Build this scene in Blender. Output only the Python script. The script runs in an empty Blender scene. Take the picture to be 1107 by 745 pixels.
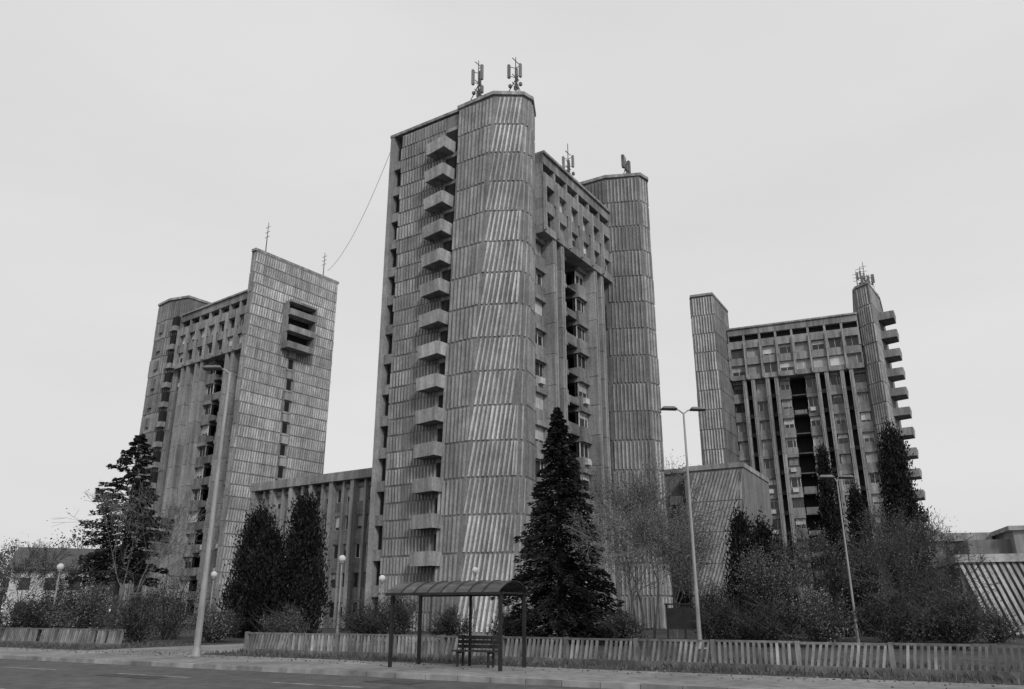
import bpy, math, random
import numpy as np
from mathutils import Vector, Matrix

scene = bpy.context.scene
R = random.Random(7)

# ------------------------------------------------------------------ materials
def new_mat(name):
    m = bpy.data.materials.new(name); m.use_nodes = True
    nt = m.node_tree; b = nt.nodes['Principled BSDF']
    return m, nt, b

def math_node(nt, op, a, b=None, c=None):
    n = nt.nodes.new('ShaderNodeMath'); n.operation = op
    for i, s in enumerate((a, b, c)):
        if s is None: continue
        if isinstance(s, (int, float)): n.inputs[i].default_value = s
        else: nt.links.new(s, n.inputs[i])
    return n.outputs[0]

def noise(nt, scale, sc=(1, 1, 1), detail=4, rough=.6):
    tc = nt.nodes.new('ShaderNodeTexCoord'); mp = nt.nodes.new('ShaderNodeMapping')
    mp.inputs['Scale'].default_value = sc
    nt.links.new(tc.outputs['Object'], mp.inputs['Vector'])
    n = nt.nodes.new('ShaderNodeTexNoise')
    n.inputs['Scale'].default_value = scale; n.inputs['Detail'].default_value = detail
    n.inputs['Roughness'].default_value = rough
    nt.links.new(mp.outputs[0], n.inputs['Vector'])
    return n.outputs['Fac']

def remap(nt, s, a, b, lo, hi):
    n = nt.nodes.new('ShaderNodeMapRange'); n.clamp = True
    nt.links.new(s, n.inputs['Value'])
    for k, v in zip(('From Min', 'From Max', 'To Min', 'To Max'), (a, b, lo, hi)):
        n.inputs[k].default_value = v
    return n.outputs[0]

def tone_attr(nt):
    a = nt.nodes.new('ShaderNodeAttribute'); a.attribute_name = 'tone'
    return a.outputs['Fac']

def to_col(nt, s, bsdf):
    c = nt.nodes.new('ShaderNodeCombineColor')
    for i in range(3): nt.links.new(s, c.inputs[i])
    nt.links.new(c.outputs[0], bsdf.inputs['Base Color'])

def simple(name, base, rough=.8, layers=(), use_tone=True, bump=None, metal=0.0, spec=.3):
    m, nt, b = new_mat(name)
    v = nt.nodes.new('ShaderNodeValue'); v.outputs[0].default_value = base; s = v.outputs[0]
    if use_tone: s = math_node(nt, 'MULTIPLY', s, tone_attr(nt))
    for (scale, sc, lo, hi) in layers:
        f = remap(nt, noise(nt, scale, sc), .34, .66, lo, hi)
        s = math_node(nt, 'MULTIPLY', s, f)
    to_col(nt, s, b)
    b.inputs['Roughness'].default_value = rough
    b.inputs['Metallic'].default_value = metal
    b.inputs['Specular IOR Level'].default_value = spec
    if bump:
        bn = nt.nodes.new('ShaderNodeBump'); bn.inputs['Strength'].default_value = bump[1]
        bn.inputs['Distance'].default_value = bump[2]
        nt.links.new(noise(nt, bump[0]), bn.inputs['Height'])
        nt.links.new(bn.outputs[0], b.inputs['Normal'])
    return m

M_RIB = simple('ribbed_concrete', .50, .9, [(.11, (1, 1, 1), .8, 1.1), (1.5, (1, 1, .07), .72, 1.1), (.8, (1, 1, 1), .8, 1.1), (6, (1, 1, .7), .8, 1.12)], bump=(14, .5, .03))
M_CON = simple('facade_concrete', .32, .9, [(.15, (1, 1, 1), .75, 1.12), (1.3, (1, 1, .08), .55, 1.15), (6, (1, 1, .6), .78, 1.15)], bump=(12, .5, .03))
M_CORE = simple('core_concrete', .19, .9, [(.2, (1, 1, 1), .7, 1.15), (1.2, (1, 1, .08), .6, 1.15)])
M_FRAME = simple('window_frame', .62, .6, [(2, (1, 1, 1), .7, 1.1)])
M_BLIND = simple('window_blind', .6, .8, [(1, (1, 1, 1), .75, 1.1)])
M_DARK = simple('painted_dark_interior', .018, .9)  # near-black panels painting the shade inside openings and recesses
M_GLASS = simple('window_glass', .03, .12, [], spec=.5)
M_STEEL = simple('galvanised_steel', .36, .5, [(3, (1, 1, .3), .7, 1.1)], metal=.3)
M_DKSTEEL = simple('dark_painted_steel', .022, .5, [(5, (1, 1, 1), .7, 1.3)])
M_POLY = simple('weathered_roof_sheet', .055, .4, [(3, (1, 1, 1), .5, 1.6)], spec=.4)
M_WOOD = simple('bench_wood', .03, .8, [(6, (1, 1, 1), .7, 1.3)])
M_ASPH = simple('asphalt', .085, .9, [(.12, (1, 1, 1), .8, 1.2), (2.5, (1, 1, 1), .75, 1.25), (40, (1, 1, 1), .65, 1.35)], use_tone=False, bump=(60, .5, .02))
M_PAVE = simple('pavement_concrete', .23, .95, [(.3, (1, 1, 1), .7, 1.2), (3, (1, 1, 1), .72, 1.2), (30, (1, 1, 1), .8, 1.2)], use_tone=False, bump=(30, .4, .02))
M_KERB = simple('kerb_stone', .3, .9, [(1.5, (1, 1, 1), .6, 1.15)])
M_PAINT = simple('worn_road_paint', .28, .8, [(4, (1, 1, 1), .3, 1.3)], use_tone=False)
M_GRASS = simple('ground_grass', .06, 1, [(.1, (1, 1, 1), .6, 1.3), (1.5, (1, 1, 1), .6, 1.4), (12, (1, 1, 1), .55, 1.5)], use_tone=False, bump=(10, .8, .08))
M_FENCE = simple('fence_concrete', .24, .9, [(.4, (1, 1, 1), .6, 1.25), (5, (1, 1, .4), .6, 1.2)])
M_BARK = simple('bark', .07, .95, [(8, (1, 1, .3), .6, 1.3)])
M_PALEBARK = simple('pale_bark', .17, .95, [(8, (1, 1, .3), .6, 1.3)])
M_NEEDLE = simple('conifer_needles', .022, .95, [(1.2, (1, 1, 1), .5, 1.5)], spec=.1)
M_NEEDLE2 = simple('cedar_needles', .03, .95, [(1.2, (1, 1, 1), .5, 1.5)], spec=.1)
M_LEAF = simple('autumn_leaves', .13, .9, [(.9, (1, 1, 1), .5, 1.4)], spec=.1)
M_SHRUB = simple('shrub_leaves', .055, .9, [(.7, (1, 1, 1), .45, 1.5)], spec=.1)
M_WHITE = simple('white_plaster', .6, .8, [(1, (1, 1, 1), .8, 1.1)])
M_ROOF = simple('roof_tiles', .1, .8, [(4, (1, 1, 1), .7, 1.2)])

# ------------------------------------------------------------------ mesh builder
class MB:
    def __init__(s): s.v = []; s.f = []; s.t = []
    def face(s, pts, tone=1):
        n = len(s.v); s.v += [tuple(p) for p in pts]
        s.f.append(tuple(range(n, n + len(pts)))); s.t.append(tone)
    def hexa(s, b, t, tone=1):
        n = len(s.v); k = len(b); s.v += [tuple(p) for p in b] + [tuple(p) for p in t]
        for i in range(k):
            j = (i + 1) % k
            s.f.append((n + i, n + j, n + k + j, n + k + i)); s.t.append(tone)
        s.f.append(tuple(n + k + i for i in range(k))); s.t.append(tone)
        s.f.append(tuple(n + i for i in reversed(range(k)))); s.t.append(tone)
    def box(s, x0, x1, y0, y1, z0, z1, tone=1):
        s.hexa([(x0, y0, z0), (x1, y0, z0), (x1, y1, z0), (x0, y1, z0)],
               [(x0, y0, z1), (x1, y0, z1), (x1, y1, z1), (x0, y1, z1)], tone)
    def tube(s, p0, p1, r0, r1=None, n=8, tone=1):
        if r1 is None: r1 = r0
        p0 = Vector(p0); p1 = Vector(p1); d = (p1 - p0)
        if d.length < 1e-6: return
        d.normalize(); a = d.orthogonal().normalized(); c = d.cross(a)
        b = [p0 + (a * math.cos(2 * math.pi * i / n) + c * math.sin(2 * math.pi * i / n)) * r0 for i in range(n)]
        t = [p1 + (a * math.cos(2 * math.pi * i / n) + c * math.sin(2 * math.pi * i / n)) * r1 for i in range(n)]
        s.hexa(b, t, tone)
    def obj(s, name, mat, parent=None):
        me = bpy.data.meshes.new(name); me.from_pydata(s.v, [], s.f)
        a = me.attributes.new('tone', 'FLOAT', 'FACE')
        a.data.foreach_set('value', np.array(s.t, dtype=np.float32))
        me.materials.append(mat)
        me.update()
        o = bpy.data.objects.new(name, me); scene.collection.objects.link(o)
        if parent: o.parent = parent
        return o

def empty(name, loc=(0, 0, 0), rot=0):
    e = bpy.data.objects.new(name, None); scene.collection.objects.link(e)
    e.location = loc; e.rotation_euler = (0, 0, rot); e.empty_display_size = 1
    return e

def lerp(a, b, t): return (a[0] + (b[0] - a[0]) * t, a[1] + (b[1] - a[1]) * t)

def ribs(mb, b0, b1, t0, t1, z0, z1, panel=2.9, sp=.38, w=.2, d=.12, skip=None, base=1.0, slant=0.0):
    """precast panels: one row of ribs per storey, rows offset and separated by an open joint"""
    L = math.dist(t0, t1); k = max(1, round((z1 - z0) / panel)); h = (z1 - z0) / k
    grp = max(4, int(1.9 / sp))
    for j in range(k):
        za = z0 + j * h + .09; zb = z0 + (j + 1) * h - .09
        fa = (za - z0) / (z1 - z0); fb = (zb - z0) / (z1 - z0)
        A0 = lerp(b0, t0, fa); A1 = lerp(b1, t1, fa); B0 = lerp(b0, t0, fb); B1 = lerp(b1, t1, fb)
        dx, dy = A1[0] - A0[0], A1[1] - A0[1]; l = math.hypot(dx, dy); ux, uy = dx / l, dy / l; nx, ny = uy, -ux
        n = max(2, int(l / sp))
        ptone = R.uniform(.82, 1.12); gt = ptone; off = R.uniform(0, .9)
        gs = R.randrange(grp); po = 0
        for i in range(n + 1):
            if (i + gs) % grp == 0: gt = ptone * R.uniform(.84, 1.12); po = R.uniform(-.015, .03)
            s = (i + off) / n
            if s > 1 - .3 * sp / l: continue
            if skip and skip(s, za, zb): continue
            s2 = min(1, max(0, s + slant / l))
            pa = lerp(A0, A1, s); pb = lerp(B0, B1, s2)
            ww = w / 2 * R.uniform(.8, 1.15); dd = d * R.uniform(.75, 1.15) + po
            def ring(p, z, e=.03):
                return [(p[0] - ux * ww - nx * e, p[1] - uy * ww - ny * e, z), (p[0] - ux * ww * .7 + nx * dd, p[1] - uy * ww * .7 + ny * dd, z),
                        (p[0] + ux * ww * .7 + nx * dd, p[1] + uy * ww * .7 + ny * dd, z), (p[0] + ux * ww - nx * e, p[1] + uy * ww - ny * e, z)]
            mb.hexa(ring(pa, za), ring(pb, zb), base * gt * R.uniform(.88, 1.1))

def loft(mb, bot, top, z0, z1, n=16, tone=1):  # tower bodies get a low tone: shade between ribs put into the colour
    n0 = len(mb.v); k = len(bot)
    for j in range(n + 1):
        t = j / n
        for a, b in zip(bot, top):
            p = lerp(a, b, t); mb.v.append((p[0], p[1], z0 + (z1 - z0) * t))
    for j in range(n):
        for i in range(k):
            q = (i + 1) % k
            mb.f.append((n0 + j * k + i, n0 + j * k + q, n0 + (j + 1) * k + q, n0 + (j + 1) * k + i)); mb.t.append(tone)
    mb.f.append(tuple(n0 + n * k + i for i in range(k))); mb.t.append(tone)

FL = 2.9
class Bld:
    def __init__(s, name, loc, rot):
        s.e = empty(name, loc, rot)
        s.m = {k: MB() for k in ('rib', 'con', 'core', 'frame', 'blind', 'dark', 'glass', 'steel')}
    def done(s):
        nm = dict(rib=('ribbed_concrete_cladding', M_RIB), con=('facade_piers', M_CON), core=('structural_core', M_CORE), frame=('window_frames', M_FRAME),
                  blind=('window_blinds', M_BLIND), dark=('dark_opening_panels', M_DARK), glass=('window_panes', M_GLASS), steel=('roof_antennas', M_STEEL))
        for k, mb in s.m.items():
            if mb.f: mb.obj(nm[k][0], nm[k][1], s.e)

def window(B, x0, x1, y, z0, z1):
    m = B.m; fr = .07
    m['glass'].box(x0 + .02, x1 - .02, y + .05, y + .09, z0 + .02, z1 - .02, R.uniform(.6, 1.6))
    ft = R.choice([.25, .6, .9, 1.1])
    m['frame'].box(x0, x0 + fr, y, y + .1, z0, z1, ft); m['frame'].box(x1 - fr, x1, y, y + .1, z0, z1, ft)
    m['frame'].box(x0 + fr, x1 - fr, y, y + .1, z1 - fr, z1, ft); m['frame'].box(x0 + fr, x1 - fr, y, y + .1, z0, z0 + fr, ft)
    xm = (x0 + x1) / 2 if R.random() < .6 else x0 + (x1 - x0) * .66
    m['frame'].box(xm - .035, xm + .035, y + .004, y + .1, z0 + fr, z1 - fr, ft)
    r = R.random()
    if r < .7:
        h = (z1 - z0 - 2 * fr) * R.choice([.25, .4, .6, .8, 1.0, 1.0])
        m['blind'].box(x0 + fr, x1 - fr, y + .02, y + .045, z1 - fr - h, z1 - fr, R.uniform(.35, 1.25))
    m['frame'].box(x0 - .05, x1 + .05, y - .14, y - .003, z0 - .07, z0 - .003, .6)

def facade(B, x0, x1, yf, zt, zb, pattern, crown=8.2):
    m = B.m; c = m['con']
    zc = zt - crown; D = 1.6
    wd = dict(w=1.5, p=1.7, s=2.0)
    tot = sum(wd[a] for a in pattern); k = (x1 - x0) / tot
    x = x0
    nst = int((zc - zb) / FL)
    for a in pattern:
        w = wd[a] * k; xa, xb = x, x + w; x = xb
        if a == 'w':
            for j in range(nst):
                z0 = zc - (j + 1) * FL
                c.box(xa, xb, yf + .10, yf + D, z0, z0 + 1.0, R.uniform(.7, 1.1))
                c.box(xa, xb, yf + .02, yf + D, z0 + 2.45, z0 + FL - .003, R.uniform(.75, 1.1))
                window(B, xa + .1, xb - .1, yf + .42, z0 + 1.0, z0 + 2.45)
                m['dark'].box(xa + .01, xb - .01, yf + .7, yf + .8, z0 + 1.01, z0 + 2.44)
                if R.random() < .13:
                    m['frame'].box(xa + .3, xa + 1.05, yf - .25, yf + .09, z0 + .3, z0 + .85, .9)
            c.box(xa, xb, yf + .1, yf + D, 0, zc - nst * FL - .003)
        elif a == 'p':
            f = w * .3
            for (p, q) in ((xa, xa + f), (xb - f, xb)):
                zz = 0
                while zz < zc - .1:
                    z2 = min(zc, zz + FL)
                    c.box(p, q, yf - .8, yf + D, zz + (.05 if zz else 0), z2, R.uniform(.95, 1.35))
                    zz += FL
                mid = (p + q) / 2
                m['rib'].box(mid - .07, mid + .07, yf - .88, yf - .79, 0, zc - .01, .65)
            m['core'].box(xa + f, xb - f, yf + 1.3, yf + D, 0, zc, .25)  # low tone paints shade into the gap between the fins
            for j in range(nst):
                z0 = zc - (j + 1) * FL
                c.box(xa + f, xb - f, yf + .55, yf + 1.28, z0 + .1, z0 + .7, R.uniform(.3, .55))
        else:
            m['core'].box(xa, xb, yf + 2.2, yf + 2.4, 0, zc, .3)  # low tone paints shade onto the back of the loggia slot
            for j in range(nst):
                z0 = zc - (j + 1) * FL
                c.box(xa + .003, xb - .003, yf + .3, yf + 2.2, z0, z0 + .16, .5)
                if j > 0 and R.random() < .8: c.box(xa + .2, xb - .2, yf + .3, yf + .45, z0 + .16, z0 + R.choice([.7, 1.05]), R.uniform(.5, 1.0))
            m['dark'].box(xa + .05, xb - .05, yf + 2.1, yf + 2.19, 0, zc - .2)  # near-black sheet standing in for the slot's deep shade
    yc = yf - .95
    ncol = max(4, int(round((x1 - x0) / 2.35)))
    cw = (x1 - x0) / ncol
    def band(za, zb2, y=yc, t=1.0):
        for i in range(ncol):
            c.box(x0 + i * cw + .02, x0 + (i + 1) * cw - .02, y, yf + D, za, zb2, R.uniform(.8, 1.2) * t)
    band(zc, zc + .75); band(zc + 2.35, zc + 3.5, yc + .12); band(zc + 5.0, zc + 6.2); band(zc + 7.2, zc + crown - .003, yc + .1, .9)
    c.box(x0, x1, yc - .12, yf + D, zc + crown, zc + crown + .25, 1.1)
    for i in range(ncol):
        a = x0 + i * cw
        for (q0, q1) in ((.75, 2.35), (3.5, 5.0), (6.2, 7.2)):
            g = .55 if q0 > 1 and q0 < 4 else .32
            c.box(a, a + g * .5, yc + (.0 if q0 < 5 else .15), yf + D, zc + q0, zc + q1, 1.05)
            c.box(a + cw - g * .5, a + cw, yc + (.0 if q0 < 5 else .15), yf + D, zc + q0, zc + q1, 1.0)
            if q0 < 6:
                window(B, a + g * .5 + .02, a + cw - g * .5 - .02, yc + .5, zc + q0 + .003, zc + q1 - .003)
            m['dark'].box(a + g * .5, a + cw - g * .5, yc + .8, yc + .9, zc + q0, zc + q1)
        m['rib'].box(a - .09, a + .09, yc - .3, yc - .004, zc + .1, zc + 5.9, .8)

def antenna(B, x, y, z, h, kind=0):
    s = B.m['steel']
    s.tube((x, y, z), (x, y, z + h), .09, .04, 6, .4)
    if kind == 0:
        for a in range(3):
            an = a * 2.09 + .4; k = R.uniform(-.08, .05); rr = R.uniform(.4, .7); cx, cy = x + math.cos(an) * rr, y + math.sin(an) * rr
            s.box(cx - .13, cx + .13, cy - .11, cy + .11, z + h * (.5 + k), z + h * (.82 + k), R.uniform(.3, .8))
            for q in (.55, .78): s.tube((x, y, z + h * (q + k)), (cx, cy, z + h * (q + k)), .035, .035, 4, .3)
            s.box(cx * .6 + x * .4 - .13, cx * .6 + x * .4 + .13, cy - .13, cy + .13, z + h * .25, z + h * (.36 + k), .5)
        for q in (.5, .3, .9): s.tube((x - .6, y, z + h * q), (x + .6, y, z + h * q * 1.02), .04, .04, 4, .3)
        for a in range(3):
            an = a * 2.09; s.tube((x + math.cos(an) * 1.0, y + math.sin(an) * 1.0, z), (x, y, z + h * .45), .045, .045, 4, .3)
    elif kind == 1:
        for q in (.55, .7, .85): s.tube((x - .5, y, z + h * q), (x + .5, y, z + h * q), .035, .035, 4, .4)
    elif kind == 2:
        for dx in (-.75, 0, .75):
            s.box(x + dx - .2, x + dx + .2, y - .14, y + .14, z + h * .35, z + h * (.95 if dx else .65), .4)
        for q in (.45, .75): s.tube((x - .95, y, z + h * q), (x + .95, y, z + h * q), .05, .05, 4, .3)
        for sx in (-1, 1): s.tube((x + sx * .8, y, z), (x, y, z + h * .6), .05, .05, 4, .3)

def cap_poly(B, P, z, tone=1.1):
    cx = sum(p[0] for p in P) / len(P); cy = sum(p[1] for p in P) / len(P)
    Q = []
    for a, b in P:
        l = math.hypot(a - cx, b - cy); Q.append((a + (a - cx) / l * .22, b + (b - cy) / l * .22))
    B.m['con'].hexa([(a, b, z) for a, b in Q], [(a, b, z + .35) for a, b in Q], tone)

# ================================================================== CENTRAL TOWER
def ang(ux, uy): return math.atan2(uy, ux)
B = Bld('concrete_apartment_tower', (-5, 63.9, 0), ang(.54, .842))
H = 47.0
top = [(0, 0), (.0, -3.95), (1.5, -6.15), (2.6, -6.45), (4.8, -5.4), (4.8, 0)]
bot = [(0, 1.4), (0, -.7), (1.5, -4.9), (2.3, -5.5), (4.7, -5.1), (4.8, 1.4)]
loft(B.m['rib'], bot, top, 0, H, 32, .5)
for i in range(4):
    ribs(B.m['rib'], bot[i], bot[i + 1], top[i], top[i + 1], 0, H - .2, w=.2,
         base=(.82, 1.22, .85, .7)[i], slant=(0, .32, .08, 0)[i])  # per-facet tones paint brighter-lit and shaded faces into the concrete colour
cap_poly(B, top, H, 1.2)
B.m['con'].box(1.2, 4.2, -3.6, -.6, H + .35, H + 1.3, .9)
EX = .45; HL = 46.9
B.m['core'].box(EX + .0, 20, .0, 7.4, 0, HL, 1.2)
B.m['core'].box(EX + .9, 20, 7.4, 8.4, 0, HL, .9)
B.m['rib'].box(EX - .1, EX + 1.2, 8.42, 8.9, 0, HL + .2, .7)
B.m['con'].box(EX - .15, 19.9, .06, 8.95, HL + .203, HL + .5, 1.0)
z0b = 5.0
def skipend(s, za, zb):
    y = 7.4 - s * 7.4
    return (.35 < y < 1.9) and zb > z0b + .3
ribs(B.m['rib'], (EX, 7.4), (EX, 0), (EX, 7.4), (EX, 0), 0, HL, sp=.34, w=.18, d=.1, base=.82, panel=1.45, skip=skipend)
for j in range(14):
    z = z0b + j * FL
    B.m['dark'].box(EX - .02, EX + .1, .45, 1.8, z + .15, z + 2.45)
    B.m['con'].box(EX - .06, EX + .12, .35, 1.9, z + 2.5, z + 2.85, 1.1)
    t = R.uniform(1.25, 1.6)
    ya, yb = .75, 3.7; pr = 1.55
    ring0 = [(EX - .02, yb - .5, z), (EX - pr * .72, yb - .35, z), (EX - pr, ya + .15, z), (EX - .02, ya, z)]
    B.m['con'].hexa(ring0, [(a, b, z + .2) for a, b, _ in ring0], t * .6)
    def par(a, b, th=.12, h=1.05, fl=.12):
        dx, dy = b[0] - a[0], b[1] - a[1]; l = math.hypot(dx, dy); nx, ny = dy / l, -dx / l
        B.m['con'].hexa([(a[0] + nx * .01, a[1] + ny * .01, z - .05), (b[0] + nx * .01, b[1] + ny * .01, z - .05), (b[0] - nx * th, b[1] - ny * th, z - .05), (a[0] - nx * th, a[1] - ny * th, z - .05)],
                        [(a[0] + nx * fl, a[1] + ny * fl, z + h), (b[0] + nx * fl, b[1] + ny * fl, z + h), (b[0] + nx * (fl - th), b[1] + ny * (fl - th), z + h), (a[0] + nx * (fl - th), a[1] + ny * (fl - th), z + h)], t)
    P = ring0
    par(P[0][:2], P[1][:2]); par(P[1][:2], P[2][:2]); par(P[2][:2], P[3][:2])
for j in range(16):
    z = HL - 2.6 - j * FL
    B.m['dark'].box(EX + .6, EX + .92, 7.6, 8.3, z, z + 1.7)
    B.m['con'].box(EX + .1, EX + .95, 7.4, 8.42, z - 1.0, z - .1, .9)
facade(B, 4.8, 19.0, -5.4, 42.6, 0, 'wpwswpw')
B.m['core'].box(4.85, 19.0, -2.95, -.003, 0, 42.5, 1)
B.m['core'].box(6, 18, -2.4, 6, 42.5, 43.6, 1.2)
fp = [(18.9, -3.0), (19.0, -5.9), (20.5, -9.4), (21.9, -9.7), (23.6, -8.6), (24.2, -3.0), (24.2, 4), (18.9, 4)]
fb = [(18.9, -3.0), (19.0, -5.7), (20.9, -9.0), (22.3, -9.4), (24.0, -8.6), (24.2, -3.0), (24.2, 4), (18.9, 4)]
loft(B.m['rib'], fb, fp, 0, H, 32, .42)
for i in range(0, 4): ribs(B.m['rib'], fb[i], fb[i + 1], fp[i], fp[i + 1], 0, H - .2, base=(.45, .72, 1.1, .6)[i])  # tones paint the pillar's shaded side and lit front facets
cap_poly(B, fp, H)
antenna(B, .9, -1.5, H + .3, 5.2, 0); antenna(B, 1.8, -5.2, H + .3, 4.6, 0)
antenna(B, 17.0, -2.5, 43.6, 8.0, 1); antenna(B, 17.0, -2.5, 46.2, 4.6, 0); antenna(B, 20.6, -7.9, H + .3, 2.6, 2)
B.done()

# ================================================================== LEFT TOWER
B = Bld('concrete_apartment_tower', (-33.9, 95.0, 0), ang(.8, -.6))
H = 47.0
sl = [(-1.3, .9), (-.9, 0), (0, 0), (0, 14), (-1.3, 14)]
loft(B.m['rib'], sl, sl, 0, H, 16, .6)
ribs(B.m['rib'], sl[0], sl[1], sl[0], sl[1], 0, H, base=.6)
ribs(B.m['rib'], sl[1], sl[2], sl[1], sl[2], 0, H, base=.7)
def skipbox(s, za, zb):
    y = 14 * s
    return (5.0 < y < 9.6 and za > 34 and zb < 42) or (6.3 < y < 7.7 and 8 < za < 34)
ribs(B.m['rib'], (0, 0), (0, 14), (0, 0), (0, 14), 0, H - .2, sp=.36, w=.22, d=.09, base=1.22, panel=1.45, skip=skipbox, slant=.1)  # raised tone paints this end wall as the better-lit side
cap_poly(B, sl, H)
c = B.m['con']
for zz in (34.6, 36.9, 39.2):
    c.box(0.02, 1.6, 5.1, 9.5, zz, zz + .85, 1.0 if zz > 35 else .8)
c.box(.02, 1.6, 5.1, 9.5, 41.0, 41.3, 1.0)
c.box(.02, 1.56, 9.3, 9.49, 34.7, 41.0, .8); c.box(.02, 1.0, 5.11, 5.3, 34.7, 41.0, .9)
B.m['dark'].box(.03, .12, 5.2, 9.4, 34.7, 41.0)
for j in range(9):
    z = 9 + j * FL
    B.m['dark'].box(-.02, .03, 6.7, 7.4, z, z + 1.3)
    c.box(-.01, .3, 6.5, 7.6, z + 1.5, z + 2.5, 1.3); c.box(.0, .2, 6.4, 7.6, z - .3, z - .05, 1.2)
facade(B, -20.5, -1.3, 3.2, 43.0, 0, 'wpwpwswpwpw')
B.m['core'].box(-20.5, -1.3, 5.65, 13.5, 0, 42.9)
B.m['core'].box(-18.5, -4, 6.5, 12, 42.9, 44.4, 1.2)
fp = [(-28.3, 4.0), (-27.4, 2.2), (-24.0, 2.0), (-20.6, 3.0), (-20.5, 13.6), (-28.3, 13.6)]
loft(B.m['rib'], fp, fp, 0, H - .8, 16, .42)
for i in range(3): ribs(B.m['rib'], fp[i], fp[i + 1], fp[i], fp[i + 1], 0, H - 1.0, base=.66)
cap_poly(B, fp, H - .8)
for j in range(14):
    z = 4 + FL * j
    B.m['dark'].box(-22.6, -21.4, 2.1, 2.6, z, z + 1.5); c.box(-22.7, -21.3, 1.8, 2.5, z - .8, z - .05, 1.1)
    c.box(-25.5, -24.6, 1.75, 2.1, z - .5, z + .9, .8)
antenna(B, -1.0, 2.0, H + .3, 5.0, 1); antenna(B, -1.0, 12.0, H + .3, 4.2, 1)
B.done()

# ================================================================== RIGHT TOWER
B = Bld('concrete_apartment_tower', (33.6, 116.4, 0), ang(.92, -.39))
H = 47.0
lp = [(-4.2, -5.6), (-3.9, -6.8), (-.7, -6.7), (.3, 1.6), (-4.2, 9)]
loft(B.m['rib'], lp, lp, 0, H, 16, .45)
for i, bt in ((0, 1.0), (1, 1.15), (2, .5)): ribs(B.m['rib'], lp[i], lp[i + 1], lp[i], lp[i + 1], 0, H - .2, base=bt)  # face tones paint a lit front and a shaded inner side
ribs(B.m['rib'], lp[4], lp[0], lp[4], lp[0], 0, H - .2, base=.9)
cap_poly(B, lp, H)
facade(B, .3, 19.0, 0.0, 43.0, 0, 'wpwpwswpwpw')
B.m['core'].box(.3, 19.0, 2.45, 10, 0, 42.9)
B.m['core'].box(2, 17, 4, 9, 42.9, 43.8, 1.2)
rp = [(19.0, .6), (19.3, -.6), (21.0, -2.2), (22.6, 5), (23.3, 11), (19, 11)]
loft(B.m['rib'], rp, rp, 0, H, 16, .45)
ribs(B.m['rib'], rp[0], rp[1], rp[0], rp[1], 0, H - .2, base=.5); ribs(B.m['rib'], rp[1], rp[2], rp[1], rp[2], 0, H - .2, base=1.0)  # inner return painted darker as shade, front facet kept at lit tone
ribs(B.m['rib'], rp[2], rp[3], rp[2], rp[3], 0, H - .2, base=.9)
cap_poly(B, rp, H)
for j in range(14):
    z = 4.6 + j * FL
    P = [(21.0, 1.2), (23.9, .6), (24.3, 3.6), (22.2, 4.6)]
    B.m['con'].hexa([(a, b, z) for a, b in P], [(a, b, z + .2) for a, b in P], .8)
    for a, b in ((P[0], P[1]), (P[1], P[2]), (P[2], P[3])):
        dx, dy = b[0] - a[0], b[1] - a[1]; l = math.hypot(dx, dy); nx, ny = dy / l, -dx / l
        B.m['con'].hexa([(a[0] + nx * .01, a[1] + ny * .01, z - .04), (b[0] + nx * .01, b[1] + ny * .01, z - .04), (b[0] - nx * .12, b[1] - ny * .12, z - .04), (a[0] - nx * .12, a[1] - ny * .12, z - .04)],
                        [(a[0] + nx * .12, a[1] + ny * .12, z + 1.05), (b[0] + nx * .12, b[1] + ny * .12, z + 1.05), (b[0], b[1], z + 1.05), (a[0], a[1], z + 1.05)], 1.2)
antenna(B, 20.4, 1.0, H + .3, 3.8, 0); antenna(B, 21.6, 4.0, H + .3, 3.6, 0); antenna(B, 19.8, 2.0, H + .3, 3.6, 1); antenna(B, 21, 3, H + .3, 5.4, 1); antenna(B, 21.2, 0.5, H + .3, 2.2, 2)
B.done()

# ================================================================== LOW WINGS
def wing(name, p0, p1, depth, h, cols, storeys):
    L = math.dist(p0, p1); B = Bld(name, (p0[0], p0[1], 0), ang(p1[0] - p0[0], p1[1] - p0[1]))
    m = B.m; cw = L / cols
    m['core'].box(0, L, .5, depth, 0, h - .3, 1)
    fh = (h - 1.2) / storeys
    for i in range(cols):
        a = i * cw
        m['con'].box(a - .25, a + .25, -.5, .5, 0, h - .9, R.uniform(.9, 1.2))
        m['con'].box(a + cw * .5 - .15, a + cw * .5 + .15, -.2, .497, 0, h - .9, R.uniform(.9, 1.2))
        for j in range(storeys):
            z = j * fh
            for (u, v) in ((a + .25, a + cw * .5 - .15), (a + cw * .5 + .15, a + cw - .25)):
                m['con'].box(u, v, .1, .49, z, z + .95, R.uniform(.6, .95))
                m['con'].box(u, v, .12, .49, z + 2.4, z + fh - .003, R.uniform(.6, .95))
                window(B, u + .02, v - .02, .3, z + .95, z + 2.4)
    m['con'].box(-.4, L + .4, -.65, depth, h - .9, h, 1.0)
    B.done(); return B
wing('dormitory_wing', (-29, 90), (-13.5, 79.5), 12, 15.3, 6, 5)
B = Bld('connecting_block', (12.5, 84, 0), ang(9, -5))
B.m['core'].box(0, 6.0, 2.5, 12, 0, 15.5, 1); B.m['con'].box(-.1, 6, 2.3, 12.1, 15.503, 16.0, 1.0)
B.m['rib'].box(6.0, 12.0, 0, 12, 0, 15.2, .5); B.m['con'].box(5.9, 12.1, -.15, 12.1, 15.203, 15.7, 1.1)
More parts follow.
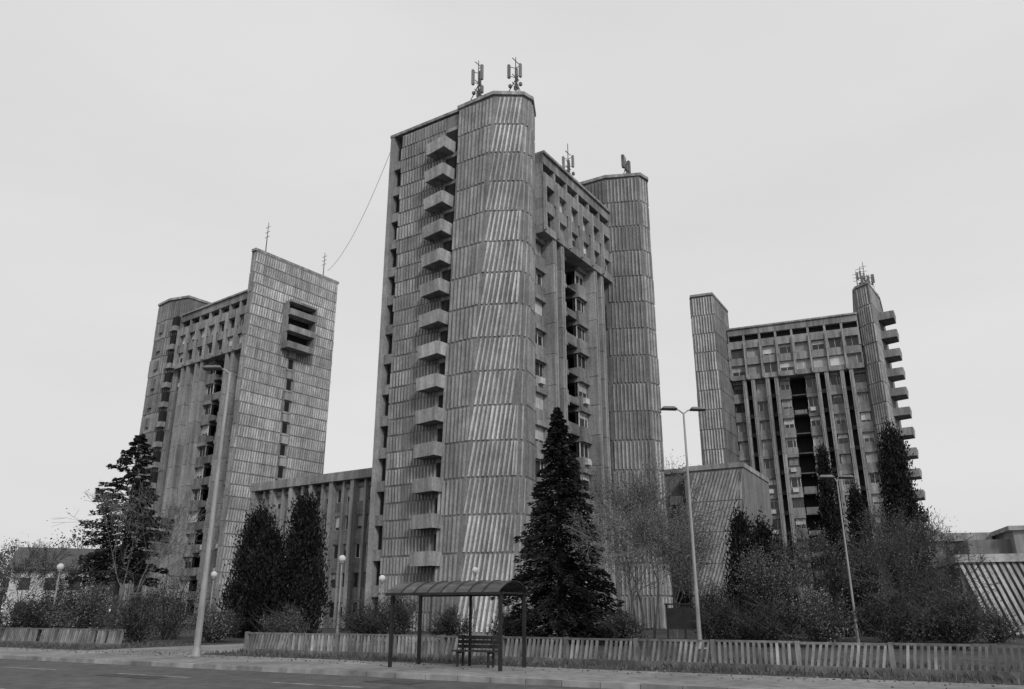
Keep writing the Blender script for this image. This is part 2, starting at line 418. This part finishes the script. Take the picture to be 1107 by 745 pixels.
for k in range(5):
    for i in range(16):
        xa = 6.05 + i * .36; z = k * 3 + .05; sh = 1.1
        x1a = min(11.7, xa + sh); x1b = min(11.98, xa + sh + .2)
        B.m['rib'].hexa([(xa, -.1, z), (xa + .2, -.1, z), (xa + .2, .02, z), (xa, .02, z)],
                        [(x1a, -.1, z + 2.9), (x1b, -.1, z + 2.9), (x1b, .02, z + 2.9), (x1a, .02, z + 2.9)], R.uniform(.8, 1.05))
for k in range(4): window(B, 1.2, 2.6, 2.3, 2 + k * 3.2, 3.5 + k * 3.2); window(B, 3.6, 5.0, 2.3, 2 + k * 3.2, 3.5 + k * 3.2)
B.done()
B = Bld('low_service_building', (29.3, 53.5, 0), ang(14, -4.5))
B.m['core'].box(0, 30, .0, 14, 0, 4.6, .9)
for i in range(80):
    xa = 0 + i * .38
    if xa > 28.3: break
    B.m['rib'].hexa([(xa + 1.3, -.55, .2), (xa + 1.5, -.55, .2), (xa + 1.5, -.4, .2), (xa + 1.3, -.4, .2)], [(xa, -.1, 4.6), (xa + .2, -.1, 4.6), (xa + .2, .05, 4.6), (xa, .05, 4.6)], R.uniform(.9, 1.2))
B.m['con'].box(-.2, 30, -.3, 14, 4.603, 5.1, 1.5)
B.m['core'].box(4.5, 26, 4, 12, 5.1, 6.9, 1.6); B.m['con'].box(4.2, 26.3, 3.7, 12, 6.903, 7.2, 1.2)
B.m['core'].box(1.8, 4.5, 5, 10, 5.1, 6.4, 1.0)
for i in range(6): window(B, 5.2 + i * 3.5, 7.8 + i * 3.5, 3.88, 5.6, 6.6)
B.done()
B = Bld('low_service_building', (30.0, 62, 0), ang(10, -2))
B.m['core'].box(0, 6, 0, 12, 0, 6.6, .9); B.m['con'].box(-.2, 6.2, -.3, 12, 6.603, 7.2, 1.2)
for i in range(3): window(B, .6 + i * 1.8, 1.9 + i * 1.8, -.12, 3.8, 5.2)
B.done()
e = empty('white_house', (-60, 98, 0), .35)
w = MB(); w.box(0, 9, 0, 8, 0, 6.5, 1); w.face([(0, 0, 6.5), (0, 8, 6.5), (0, 4, 8.9)]); w.face([(9, 0, 6.5), (9, 4, 8.9), (9, 8, 6.5)]); w.obj('walls', M_WHITE, e)
w = MB(); w.hexa([(-.5, -.6, 6.3), (9.5, -.6, 6.3), (9.5, 4, 9.0), (-.5, 4, 9.0)], [(-.5, -.6, 6.5), (9.5, -.6, 6.5), (9.5, 4, 9.2), (-.5, 4, 9.2)]); w.hexa([(-.5, 4, 9.0), (9.5, 4, 9.0), (9.5, 8.6, 6.3), (-.5, 8.6, 6.3)], [(-.5, 4, 9.2), (9.5, 4, 9.2), (9.5, 8.6, 6.5), (-.5, 8.6, 6.5)]); w.obj('roof', M_ROOF, e)
w = MB()
for i in range(3):
    for k in range(2): w.box(1 + i * 2.7, 2.2 + i * 2.7, -.05, .02, 1.2 + k * 2.8, 2.6 + k * 2.8)
w.obj('windows', M_GLASS, e)

# ================================================================== GROUND / ROAD
d = Vector((.873, -.488, 0)).normalized(); n = Vector((-d.y, d.x, 0))
def sq(s, q, z=0): return d * s + n * q + Vector((0, 0, z))
RA = math.atan2(d.y, d.x)
def sheet(name, s0, s1, q0, q1, z, mat):
    mb = MB(); mb.face([sq(s0, q0, z), sq(s1, q0, z), sq(s1, q1, z), sq(s0, q1, z)]); return mb.obj(name, mat)
g = MB(); g.face([(-1500, -600, -.13), (1500, -600, -.13), (1500, 2500, -.13), (-1500, 2500, -.13)]); g.obj('ground', M_GRASS)
sheet('road', -400, 400, 4.5, 18.55, -.122, M_ASPH)
mb = MB(); mb.hexa([sq(-400, 18.7, -.13), sq(400, 18.7, -.13), sq(400, 22.6, -.13), sq(-400, 22.6, -.13)], [sq(-400, 18.7, 0), sq(400, 18.7, 0), sq(400, 22.6, 0), sq(-400, 22.6, 0)]); mb.obj('pavement', M_PAVE)
mb = MB(); mb.hexa([sq(-400, 0, -.13), sq(400, 0, -.13), sq(400, 4.3, -.13), sq(-400, 4.3, -.13)], [sq(-400, 0, 0), sq(400, 0, 0), sq(400, 4.3, 0), sq(-400, 4.3, 0)]); mb.obj('pavement', M_PAVE)
mb = MB()
s = -90
while s < 45:
    for q in (18.56, 4.31):
        mb.hexa([sq(s + .01, q, -.13), sq(s + .99, q, -.13), sq(s + .99, q + .13, -.13), sq(s + .01, q + .13, -.13)], [sq(s + .01, q + .01, .012), sq(s + .99, q + .01, .012), sq(s + .99, q + .13, .012), sq(s + .01, q + .13, .012)], R.uniform(.7, 1.15))
    s += 1
mb.obj('kerb', M_KERB)
mb = MB(); mb.hexa([sq(-400, 22.605, -.12), sq(400, 22.605, -.12), sq(400, 400, -.12), sq(-400, 400, -.12)], [sq(-400, 22.605, -.01), sq(400, 22.605, -.01), sq(400, 400, -.01), sq(-400, 400, -.01)]); mb.obj('lawn', M_GRASS)
sheet('footpath', -33.6, -27, 22.62, 60, -.004, M_PAVE)
mb = MB()
s = -70
while s < 20:
    mb.face([sq(s, 15.9, -.118), sq(s + 3, 15.9, -.118), sq(s + 3, 16.05, -.118), sq(s, 16.05, -.118)]); s += 6
s = -72
while s < 20:
    mb.face([sq(s, 11.5, -.118), sq(s + 4, 11.5, -.118), sq(s + 4, 11.65, -.118), sq(s, 11.65, -.118)]); s += 8
mb.obj('road_markings', M_PAINT)
mb = MB()
for (s, q, a, b) in ((-22, 15.2, 2.5, .6), (-34, 13.0, 5, .8), (-14, 17.2, 1.6, .7), (-44, 16.6, 3.5, .9)):
    mb.face([sq(s, q, -.1175 + .003), sq(s + a, q - .08, -.1175 + .003), sq(s + a - .1, q + b, -.1175 + .003), sq(s + .1, q + b + .06, -.1175 + .003)])
mb.obj('asphalt_patches', simple('asphalt_patch', .055, .9, [(3, (1, 1, 1), .7, 1.3), (40, (1, 1, 1), .7, 1.3)], use_tone=False))

# ================================================================== FENCES
def fence(s0, s1, q):
    e = empty('concrete_picket_fence', sq(s0, q), RA)
    L = s1 - s0; mb = MB()
    x = 0
    while x < L:
        L2 = min(2.4, L - x)
        mb.box(x + .01, x + L2 - .01, -.10, .10, -.05, .16, R.uniform(.6, .8))
        mb.box(x, x + .12, -.08, .08, .16, .80, R.uniform(.8, 1.1))
        dz = R.uniform(-.015, .015); lean = R.choice([.10, .12, .08, .02])
        mb.box(x + .124, x + L2 - .004, -.035, .05, .72 + dz, .78 + dz, R.uniform(.6, .9))
        xx = x + .2
        while xx < x + L2 - .16:
            t = lean + R.uniform(-.012, .012)
            if R.random() > .025:
                mb.hexa([(xx, -.06, .161), (xx + .07, -.06, .161), (xx + .07, .02, .161), (xx, .02, .161)], [(xx + t, -.06, .719 + dz), (xx + .07 + t, -.06, .719 + dz), (xx + .07 + t, .02, .719 + dz), (xx + t, .02, .719 + dz)], R.uniform(.8, 1.7))
            xx += .165
        x += 2.4
    mb.obj('pickets', M_FENCE, e)
fence(-26.2, 45, 24.6); fence(-95, -34.6, 25.1)

# ================================================================== BUS SHELTER
e = empty('bus_shelter', sq(-15.6, 20.4), RA + .06)
W, Dp, PH = 3.7, 1.6, 2.1
st = MB()
for x in (.0, W):
    for y in (0, Dp): st.box(x - .045, x + .045, y - .045, y + .045, 0, PH)
st.box(W * .5 - .035, W * .5 + .035, Dp - .035, Dp + .035, 0, PH)
def arcp(t):
    a = math.pi * t; return (-.25 + (Dp + .5) * t, PH - .02 + .34 * math.sin(a) ** .8)
NS = 14
for k in range(9):
    x = W * k / 8
    for i in range(NS):
        a = arcp(i / NS); b = arcp((i + 1) / NS); r_ = .03 if k in (0, 8) else .02; zo = .05 if 0 < k < 8 else 0
        st.tube((x, a[0], a[1] + zo), (x, b[0], b[1] + zo), r_, r_, 6)
for y, z in (arcp(0), arcp(1), (0, PH), (Dp, PH)): st.box(-.1, W + .1, y - .035, y + .035, z - .04, z + .03)
for x in (0, W): st.box(x - .03, x + .03, -.2, Dp + .2, PH - .02, PH + .025)
st.obj('steel_frame', M_DKSTEEL, e)
rf = MB()
for i in range(NS):
    a = arcp(i / NS); b = arcp((i + 1) / NS)
    for k in range(8):
        xa = -.08 + k * (W + .16) / 8; xb = xa + (W + .16) / 8 - .01
        rf.hexa([(xa, a[0], a[1] + .03), (xb, a[0], a[1] + .03), (xb, b[0], b[1] + .03), (xa, b[0], b[1] + .03)], [(xa, a[0], a[1] + .045), (xb, a[0], a[1] + .045), (xb, b[0], b[1] + .045), (xa, b[0], b[1] + .045)], R.uniform(.7, 1.4))
rf.obj('curved_roof', M_POLY, e)
bn = MB()
for k in range(4): bn.box(1.5, 2.95, 1.05 + k * .1, 1.13 + k * .1, .43, .47, R.uniform(.7, 1.2))
for k in range(3): bn.box(1.5, 2.95, 1.46, 1.5, .52 + k * .13, .62 + k * .13, R.uniform(.7, 1.2))
for x in (1.7, 2.75): bn.box(x - .03, x + .03, 1.07, 1.12, 0, .43); bn.box(x - .03, x + .03, 1.4, 1.45, 0, .9); bn.box(x - .03, x + .03, 1.07, 1.45, .38, .429)
bn.obj('bench', M_WOOD, e)

# ================================================================== LAMPS
def street_lamp(x, y, h, heads, rot=0, base_r=.12):
    e = empty('street_lamp', (x, y, 0), rot); p = MB()
    p.tube((0, 0, 0), (0, 0, h * .25), base_r, base_r * .85, 12); p.tube((0, 0, h * .25), (0, 0, h), base_r * .8, base_r * .45, 12)
    p.tube((0, 0, -.02), (0, 0, .3), base_r * 1.35, base_r * 1.2, 12); p.box(-.22, .22, -.22, .22, -.03, .04)
    hd = MB()
    for sx, L in heads:
        a = Vector((0, 0, h - .05)); b = Vector((sx * L * .6, 0, h + .12)); c2 = Vector((sx * L, 0, h + .16))
        p.tube(a, b, .04, .035, 8); p.tube(b, c2, .035, .03, 8)
        x0, x1 = sx * L, sx * (L + .75); lo, hi = min(x0, x1), max(x0, x1)
        z = h + .12
        r0 = [(lo, -.1, z), (hi, -.1, z), (hi, .1, z), (lo, .1, z)]
        r1 = [(lo - .02, -.16, z + .07), (hi + .02, -.16, z + .07), (hi + .02, .16, z + .07), (lo - .02, .16, z + .07)]
        r2 = [(lo + .1, -.07, z + .19), (hi - .1, -.07, z + .19), (hi - .1, .07, z + .19), (lo + .1, .07, z + .19)]
        hd.hexa(r0, r1, .25); hd.hexa(r1, r2, .5)
    p.obj('pole', M_STEEL, e); hd.obj('lamp_head', M_STEEL, e)
street_lamp(-11.75, 31.4, 11.0, [(-1, .35)], 0, .13)
street_lamp(8.5, 38, 10.9, [(-1, .35), (1, .35)], .1, .1)
street_lamp(16.9, 41, 8.0, [(-1, .15), (1, .1)], 0, .07)
def park_lamp(x, y, h):
    e = empty('park_lamp', (x, y, 0)); p = MB(); p.tube((0, 0, 0), (0, 0, .8), .09, .07, 10); p.tube((0, 0, .8), (0, 0, h - .25), .05, .04, 10); p.tube((0, 0, h - .25), (0, 0, h - .18), .12, .14, 12)
    p.obj('post', M_STEEL, e); g = MB()
    for i in range(6):
        a0 = -math.pi / 2 + math.pi * i / 6; a1 = a0 + math.pi / 6
        g.tube((0, 0, h + .2 * math.sin(a0)), (0, 0, h + .2 * math.sin(a1)), max(.01, .2 * math.cos(a0)), max(.01, .2 * math.cos(a1)), 14)
    g.obj('globe', M_WHITE, e)
park_lamp(-9.6, 46, 4.4); park_lamp(-18.2, 50, 3.7); park_lamp(-26, 47, 4.0); park_lamp(-2.3, 51, 4.0); park_lamp(-7.6, 48, 3.4)
e = empty('notice_board', (8.2, 44, 0), -.2); p = MB()
for x in (0, .9, 1.8): p.box(x - .05, x + .05, -.05, .05, 0, 1.9)
p.box(.05, .85, -.03, .03, .7, 1.75); p.box(.95, 1.75, -.03, .03, .7, 1.75); p.box(-.1, 1.9, -.15, .15, 1.9, 1.98)
p.obj('frame_and_panels', M_DKSTEEL, e)
# aerial cable slung between the roofs
A0 = Vector((-26.9, 105.2, 48.6)); A1 = Vector((-12.0, 69.3, 46.9)); cb = MB()
for i in range(24):
    f0, f1 = i / 24, (i + 1) / 24
    p0 = A0.lerp(A1, f0) - Vector((0, 0, 2.2 * 4 * f0 * (1 - f0))); p1 = A0.lerp(A1, f1) - Vector((0, 0, 2.2 * 4 * f1 * (1 - f1)))
    cb.tube(p0, p1, .025, .025, 4)
cb.obj('aerial_cable', M_DKSTEEL)

# ================================================================== VEGETATION
def leaf_obj(name, C, A, ln, wd, mat, parent, rng, tone=None):
    N = len(C); A = A / (np.linalg.norm(A, axis=1, keepdims=True) + 1e-9)
    r = rng.normal(size=(N, 3)); Bv = np.cross(A, r); Bv /= (np.linalg.norm(Bv, axis=1, keepdims=True) + 1e-9)
    l = (ln * rng.uniform(.6, 1.3, N))[:, None]; w = (wd * rng.uniform(.6, 1.3, N))[:, None]
    V = np.stack([C - A * l * .5, C + Bv * w * .5, C + A * l * .5, C - Bv * w * .5], 1).reshape(-1, 3)
    me = bpy.data.meshes.new(name); me.vertices.add(4 * N); me.vertices.foreach_set('co', V.astype(np.float32).ravel())
    me.loops.add(4 * N); me.loops.foreach_set('vertex_index', np.arange(4 * N, dtype=np.int32))
    me.polygons.add(N); me.polygons.foreach_set('loop_start', np.arange(0, 4 * N, 4, dtype=np.int32)); me.polygons.foreach_set('loop_total', np.full(N, 4, dtype=np.int32))
    me.update(calc_edges=True)
    a = me.attributes.new('tone', 'FLOAT', 'FACE')
    t = tone if tone is not None else np.ones(N)
    a.data.foreach_set('value', (t * rng.uniform(.6, 1.5, N)).astype(np.float32))
    me.materials.append(mat); o = bpy.data.objects.new(name, me); scene.collection.objects.link(o); o.parent = parent
    return o

def conifer(name, x, y, h, r, seed, nb=230, base=.04, droop=.35, per=90, mat=None, leaf=(.2, .06), power=.85, gap=.0, rise=.25, vary=(.72, 1.1)):
    rng = np.random.default_rng(seed); e = empty(name, (x, y, 0)); tr = MB()
    tr.tube((0, 0, 0), (0, 0, h * .5), h * .016, h * .009, 8); tr.tube((0, 0, h * .5), (0, 0, h * .99), h * .009, .01, 6)
    Cs = []; As = []; Ts = []
    for i in range(nb):
        t = base + (1 - base) * (i + rng.random()) / nb; t = min(t, .995)
        az = i * 2.4 + rng.normal() * .4
        L = r * ((1 - t) ** power * 1.0 + .03) * rng.uniform(*vary)
        if t < base + .12: L *= rng.uniform(.75, 1)
        if rng.random() < .06: L *= 1.15
        z = t * h; di = np.array([math.cos(az), math.sin(az), 0])
        u = np.linspace(0, 1, 7); up = rise * (t - .3)
        pts = np.array([di * L * q + np.array([0, 0, z + L * (up * q - droop * q * q + droop * .35 * q ** 4)]) for q in u])
        pts[:, 2] = np.maximum(pts[:, 2], .12)
        tone = rng.uniform(.6, 1.35)
        for k in range(6): tr.tube(pts[k], pts[k + 1], max(.006, .014 * L * (1 - u[k])), max(.005, .014 * L * (1 - u[k + 1])), 3)
        m = int(per * max(.25, L / r) + 10)
        q = rng.uniform(.08 + gap, 1, m) ** .75
        P = np.stack([np.interp(q, u, pts[:, a]) for a in range(3)], 1)
        side = np.array([-di[1], di[0], 0]); sw = L * .28 * (1.1 - q)
        P = P + side * (rng.uniform(-1, 1, m) * sw)[:, None] + np.array([0, 0, 1]) * (rng.uniform(-1, .25, m) * (.12 + .05 * L))[:, None]
        P[:, 2] = np.maximum(P[:, 2], .1)
        A = di * .8 + side * rng.uniform(-1, 1, (m, 1)) + np.array([0, 0, -1]) * rng.uniform(-.2, .7, (m, 1))
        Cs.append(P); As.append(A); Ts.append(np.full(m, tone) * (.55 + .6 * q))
    tr.obj('trunk_and_branches', M_BARK, e)
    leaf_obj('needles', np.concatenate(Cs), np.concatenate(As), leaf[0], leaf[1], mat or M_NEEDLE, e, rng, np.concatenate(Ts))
    return e
conifer('spruce_tree', 2.6, 44, 12.7, 3.7, 1, nb=330, per=190, droop=.3, leaf=(.27, .09))
conifer('cedar_tree', -24.0, 50, 12.4, 4.3, 2, nb=150, base=.28, per=230, droop=.16, mat=M_NEEDLE2, leaf=(.26, .1), power=.62, gap=.12, rise=.2, vary=(.4, 1.1))

def column_tree(name, x, y, h, r, seed, n=9000, blunt=.5, mat=None, leaf=(.26, .1), ncl=170):
    rng = np.random.default_rng(seed); e = empty(name, (x, y, 0)); tr = MB()
    tr.tube((0, 0, 0), (0, 0, h * .8), .16, .03, 8)
    Cs = []; As = []; Ts = []
    for i in range(ncl):
        t = (i + rng.random()) / ncl; az = rng.uniform(0, 6.28)
        prof = min(1, (t + .05) / .16) ** .5 * (1 - t) ** blunt
        rr = r * prof * rng.uniform(.45, 1.0) * (1.15 if rng.random() < .12 else 1); cz = .3 + t * (h - .5)
        c = np.array([math.cos(az) * rr * .8, math.sin(az) * rr * .8, cz])
        m = n // ncl; sg = np.array([.11 * r + .06, .11 * r + .06, .3 * r ** .5 + .12])
        P = c + rng.normal(size=(m, 3)) * sg
        A = np.array([math.cos(az) * .4, math.sin(az) * .4, 1]) + rng.normal(size=(m, 3)) * .4
        Cs.append(P); As.append(A); Ts.append(np.full(m, rng.uniform(.4, 1.6)))
        if i % 3 == 0: tr.tube((0, 0, cz * .8), c, .03, .01, 4)
    tr.obj('trunk_and_branches', M_BARK, e)
    leaf_obj('foliage', np.concatenate(Cs), np.concatenate(As), leaf[0], leaf[1], mat or M_NEEDLE, e, rng, np.concatenate(Ts))
column_tree('cypress_tree', 21.9, 55, 12.2, 1.05, 11, 12000, .5)
column_tree('cypress_tree', 26.9, 55, 13.6, 1.9, 12, 22000, .42, ncl=280)
column_tree('cypress_tree', 24.2, 56, 9.6, 1.3, 13, 10000, .5)
column_tree('yew_tree', -17.2, 55, 7.7, 2.4, 14, 20000, .5, ncl=260)
column_tree('yew_tree', -13.9, 54, 8.5, 2.1, 15, 20000, .5, ncl=260)
column_tree('yew_tree', -15.8, 53, 6.3, 2.0, 16, 12000, .45)
column_tree('yew_tree', 14.2, 50, 7.0, 1.6, 17, 11000, .5)
column_tree('yew_tree', 16.2, 52, 6.6, 1.8, 18, 11000, .45)

def grow(segs, tips, p, dv, L, r, depth, rng, spread, up):
    k = 3; q = p.copy(); rr = r
    for i in range(k):
        dv = dv + rng.normal(size=3) * .10 + np.array([0, 0, up]); dv /= np.linalg.norm(dv)
        q2 = q + dv * L / k; r2 = rr * .86
        segs.append((q, q2, rr, r2))
        if depth > 0 and i > 0 and rng.random() < .75:
            sd = dv + rng.normal(size=3) * spread; sd /= np.linalg.norm(sd)
            grow(segs, tips, q2, sd, L * rng.uniform(.55, .75), r2 * .5, depth - 1, rng, spread, up)
        q = q2; rr = r2
    tips.append((q, dv))
    if depth > 0:
        for i in range(2):
            sd = dv + rng.normal(size=3) * spread * .8; sd /= np.linalg.norm(sd)
            grow(segs, tips, q, sd, L * rng.uniform(.62, .82), rr * .66, depth - 1, rng, spread, up)

def bare_tree(name, x, y, h, seed, stems=1, depth=5, leaves=3, spread=.45, up=.05, mat=None, lmat=None, lsize=.09, r0=None, lean=.1, lspread=.25):
    rng = np.random.default_rng(seed); e = empty(name, (x, y, 0)); segs = []; tips = []
    for i in range(stems):
        dv = np.array([rng.normal() * lean, rng.normal() * lean, 1.0]); dv /= np.linalg.norm(dv)
        st = np.array([rng.normal() * .12 * (stems > 1), rng.normal() * .12 * (stems > 1), -.05])
        grow(segs, tips, st, dv, 1.0, (r0 or .026), depth, rng, spread, up)
    zmax = max(s[1][2] for s in segs); k = h / zmax
    tr = MB()
    for a, b, ra, rb in segs:
        ra2, rb2 = max(.010, ra * k), max(.008, rb * k)
        tr.tube(a * k, b * k, ra2, rb2, 6 if ra2 > .04 else 3, 1)
    tr.obj('trunk_and_branches', mat or M_BARK, e)
    if leaves:
        T = np.array([t[0] for t in tips]) * k
        C = np.repeat(T, leaves, 0) + rng.normal(size=(len(T) * leaves, 3)) * lspread
        keep = C[:, 2] > .1; C = C[keep]
        leaf_obj('leaves', C, rng.normal(size=C.shape), lsize, lsize * .7, lmat or M_LEAF, e, rng)
bare_tree('birch_tree', 7.6, 46, 9.8, 21, stems=3, depth=5, leaves=5, mat=M_PALEBARK, spread=.4, up=.02, lean=.12)
bare_tree('birch_tree', 9.6, 48, 7.6, 22, stems=2, depth=5, leaves=4, mat=M_PALEBARK, spread=.42, up=.0)
bare_tree('birch_tree', 5.9, 43, 7.4, 23, stems=2, depth=5, leaves=4, mat=M_PALEBARK, spread=.45, up=.0)
bare_tree('bare_tree', -22.0, 47, 9.0, 24, stems=2, depth=5, leaves=1, mat=M_PALEBARK)
bare_tree('bare_tree', -30.0, 50, 6.0, 25, stems=1, depth=5, leaves=1)
bare_tree('bare_tree', -37.5, 56, 9.0, 26, stems=1, depth=5, leaves=0)
bare_tree('bare_tree', 20.3, 44, 7.4, 27, stems=3, depth=5, leaves=1, spread=.5)
bare_tree('bare_tree', 23.4, 48, 7.4, 28, stems=3, depth=5, leaves=1, spread=.5)
bare_tree('bare_tree', 17.0, 46, 6.6, 29, stems=3, depth=5, leaves=1, spread=.5)
bare_tree('bare_tree', -28.0, 48, 5.3, 30, stems=2, depth=5, leaves=1)
bare_tree('bare_tree', 13.5, 43, 5.0, 31, stems=3, depth=5, leaves=2, spread=.5)

def shrub(x, y, h, r, seed, n=5000, mat=None, leaf=.1):
    rng = np.random.default_rng(seed); e = empty('shrub', (x, y, 0)); tr = MB(); Cs = []; Ts = []
    for i in range(60):
        az = rng.uniform(0, 6.28); rr = r * rng.uniform(.1, 1); hh = h * rng.uniform(.4, 1.05) * (1 - .4 * (rr / r) ** 2)
        a = Vector((rng.normal() * .1 * r, rng.normal() * .1 * r, -.05)); b = Vector((math.cos(az) * rr * .6, math.sin(az) * rr * .6, hh * .6)); c = Vector((math.cos(az) * rr, math.sin(az) * rr, hh))
        tr.tube(a, b, .022, .014, 4); tr.tube(b, c, .014, .006, 3)
        for k in range(7):
            f = rng.uniform(.2, 1); o = b.lerp(c, f); o2 = o + Vector((rng.normal() * .35, rng.normal() * .35, rng.uniform(.1, .6))); tr.tube(o, o2, .01, .006, 3)
        m = n // 60; f = rng.uniform(0, .92, (m, 1)) ** .6
        P = np.array(a.lerp(b, .4)) * (1 - f) + np.array(c) * f + rng.normal(size=(m, 3)) * .13 * r ** .5
        P[:, 2] = np.abs(P[:, 2]); Cs.append(P); Ts.append(np.full(m, rng.uniform(.35, 1.6)))
    tr.obj('stems', M_BARK, e); C = np.concatenate(Cs)
    leaf_obj('leaves', C, rng.normal(size=C.shape), leaf, leaf * .7, mat or M_SHRUB, e, rng, np.concatenate(Ts))
sh = [(-33, 46, 2.6, 2.0), (-29.5, 45, 2.4, 2), (-26, 44.5, 2.6, 2.0), (-22.6, 44, 3.2, 2.2), (-19.5, 43.5, 2.8, 1.9), (-20.5, 50, 4.2, 2.6), (-27.5, 52, 3.4, 2.4),
      (-31, 56, 3.4, 2.4), (-12.4, 46, 1.8, 1.5), (-8, 45, 2.2, 1.5), (-6, 44, 2.6, 1.6), (-3.5, 47, 1.8, 1.4), (12.3, 40, 2.2, 1.7), (14.6, 39.5, 2.8, 1.8), (17.4, 38, 2.6, 2.0), (19.6, 37, 2.4, 1.8),
      (21.6, 41, 3.2, 2.2), (20.8, 44, 4.0, 2.3), (23.0, 44, 3.4, 2.0), (13.2, 45, 3.2, 2.0), (10.8, 43, 2.0, 1.4), (24, 48, 4.2, 2.0), (-38, 52, 3.4, 2.6), (-16.3, 45.5, 2.0, 1.5), (5.4, 41, 1.5, 1.2), (0, 46, 1.6, 1.5),
      (18, 48, 4.4, 2.2), (11.5, 48, 3.4, 1.8), (26, 45, 1.8, 1.6)]
for i, (x, y, h, r) in enumerate(sh): shrub(x, y, h, r, 100 + i, n=4200, mat=M_LEAF if i % 5 == 3 else M_SHRUB)

rng = np.random.default_rng(5)
e = empty('grass', (0, 0, 0)); N = 30000
S = rng.uniform(-75, 40, N); Q = rng.uniform(22.7, 29, N)
keep = ~((S > -33.8) & (S < -26.8)); S = S[keep]; Q = Q[keep]; N = len(S)
C = S[:, None] * np.array(d) + Q[:, None] * np.array(n); hgt = rng.uniform(.05, .2, N); C[:, 2] = hgt * .5 - .01
A = rng.normal(size=(N, 3)) * .4; A[:, 2] = 1
leaf_obj('grass_blades', C, A, .2, .04, simple('grass_blade', .09, .9), e, rng)
N = 1800; S = rng.uniform(-60, 30, N); Q = 22.4 + rng.normal(size=N) * .8; C = S[:, None] * np.array(d) + Q[:, None] * np.array(n); C[:, 2] = .012
A = rng.normal(size=(N, 3)); A[:, 2] *= .1
leaf_obj('fallen_leaves', C, A, .08, .06, M_LEAF, e, rng)

def tree_mass(name, pts, seed):
    rng = np.random.default_rng(seed); e = empty(name); Cs = []; Ts = []; tr = MB()
    for (x, y, h, r) in pts:
        tr.tube((x, y, 0), (x, y, h * .7), .25, .06, 6)
        for k in range(26):
            az = rng.uniform(0, 6.28); rr = r * rng.random() ** .5; zz = h * (.25 + .7 * rng.random()); rr *= math.sqrt(max(.05, 1 - ((zz / h - .5) / .55) ** 2))
            c = np.array([x + math.cos(az) * rr, y + math.sin(az) * rr, zz]); tr.tube((x, y, zz * .6), tuple(c), .07, .02, 4)
            m = 60; Cs.append(c + rng.normal(size=(m, 3)) * r * .17); Ts.append(np.full(m, rng.uniform(.5, 1.5)))
    tr.obj('trunks', M_BARK, e); C = np.concatenate(Cs); leaf_obj('foliage', C, rng.normal(size=C.shape), .42, .3, M_LEAF, e, rng, np.concatenate(Ts))
pts = []
for i in range(34): x = -150 + i * 4.2 + R.uniform(-2, 2); pts.append((x, 135 + R.uniform(-12, 25), R.uniform(8, 14), R.uniform(3, 5)))
for i in range(26): x = 56 + i * 5 + R.uniform(-2, 2); pts.append((x, 120 + R.uniform(-15, 35), R.uniform(11, 16), R.uniform(3.5, 5)))
for i in range(60): x = -260 + i * 9; pts.append((x, 220 + R.uniform(-20, 20), R.uniform(9, 15), R.uniform(5, 7)))
tree_mass('distant_trees', pts, 77)

# ================================================================== LIGHT / SKY / CAMERA
w = bpy.data.worlds.new('World'); scene.world = w; w.use_nodes = True; nt = w.node_tree
bg = nt.nodes['Background']; bg.inputs['Strength'].default_value = .1
sky = nt.nodes.new('ShaderNodeTexSky'); sky.sky_type = 'NISHITA'; sky.sun_disc = False
az_from = math.radians(158)
el = math.radians(36)
sky.sun_elevation = el; sky.sun_rotation = az_from; sky.dust_density = 5; sky.air_density = 1
bw = nt.nodes.new('ShaderNodeRGBToBW'); nt.links.new(sky.outputs[0], bw.inputs[0])
tc = nt.nodes.new('ShaderNodeTexCoord'); mp = nt.nodes.new('ShaderNodeMapping'); mp.inputs['Scale'].default_value = (1, 1, 3.5)
nt.links.new(tc.outputs['Generated'], mp.inputs['Vector'])
nz = nt.nodes.new('ShaderNodeTexNoise'); nz.inputs['Scale'].default_value = 1.6; nz.inputs['Detail'].default_value = 5; nt.links.new(mp.outputs[0], nz.inputs['Vector'])
mr = nt.nodes.new('ShaderNodeMapRange'); nt.links.new(nz.outputs['Fac'], mr.inputs['Value'])
for k, v in zip(('From Min', 'From Max', 'To Min', 'To Max'), (.3, .7, 7.4, 8.1)): mr.inputs[k].default_value = v
mx = nt.nodes.new('ShaderNodeMix'); mx.data_type = 'FLOAT'; mx.inputs[0].default_value = .9
nt.links.new(bw.outputs[0], mx.inputs[2]); nt.links.new(mr.outputs[0], mx.inputs[3])
nt.links.new(mx.outputs[0], bg.inputs['Color'])
L = bpy.data.lights.new('sun', 'SUN'); L.energy = 1.5; L.angle = math.radians(10); L.color = (1, 1, 1)
lo = bpy.data.objects.new('sun', L); scene.collection.objects.link(lo)
sd = Vector((math.sin(az_from) * math.cos(el), math.cos(az_from) * math.cos(el), math.sin(el)))
lo.rotation_euler = sd.to_track_quat('Z', 'Y').to_euler()
cam = bpy.data.cameras.new('camera'); cam.sensor_width = 36; cam.lens = 36 * 850 / 1107; cam.clip_end = 6000; cam.clip_start = .1
co = bpy.data.objects.new('camera', cam); scene.collection.objects.link(co); co.location = (0, 0, 1.6)
co.rotation_euler = (math.radians(90 + 18.72), 0, 0); scene.camera = co
scene.view_settings.view_transform = 'Standard'; scene.view_settings.look = 'None'; scene.view_settings.exposure = 0
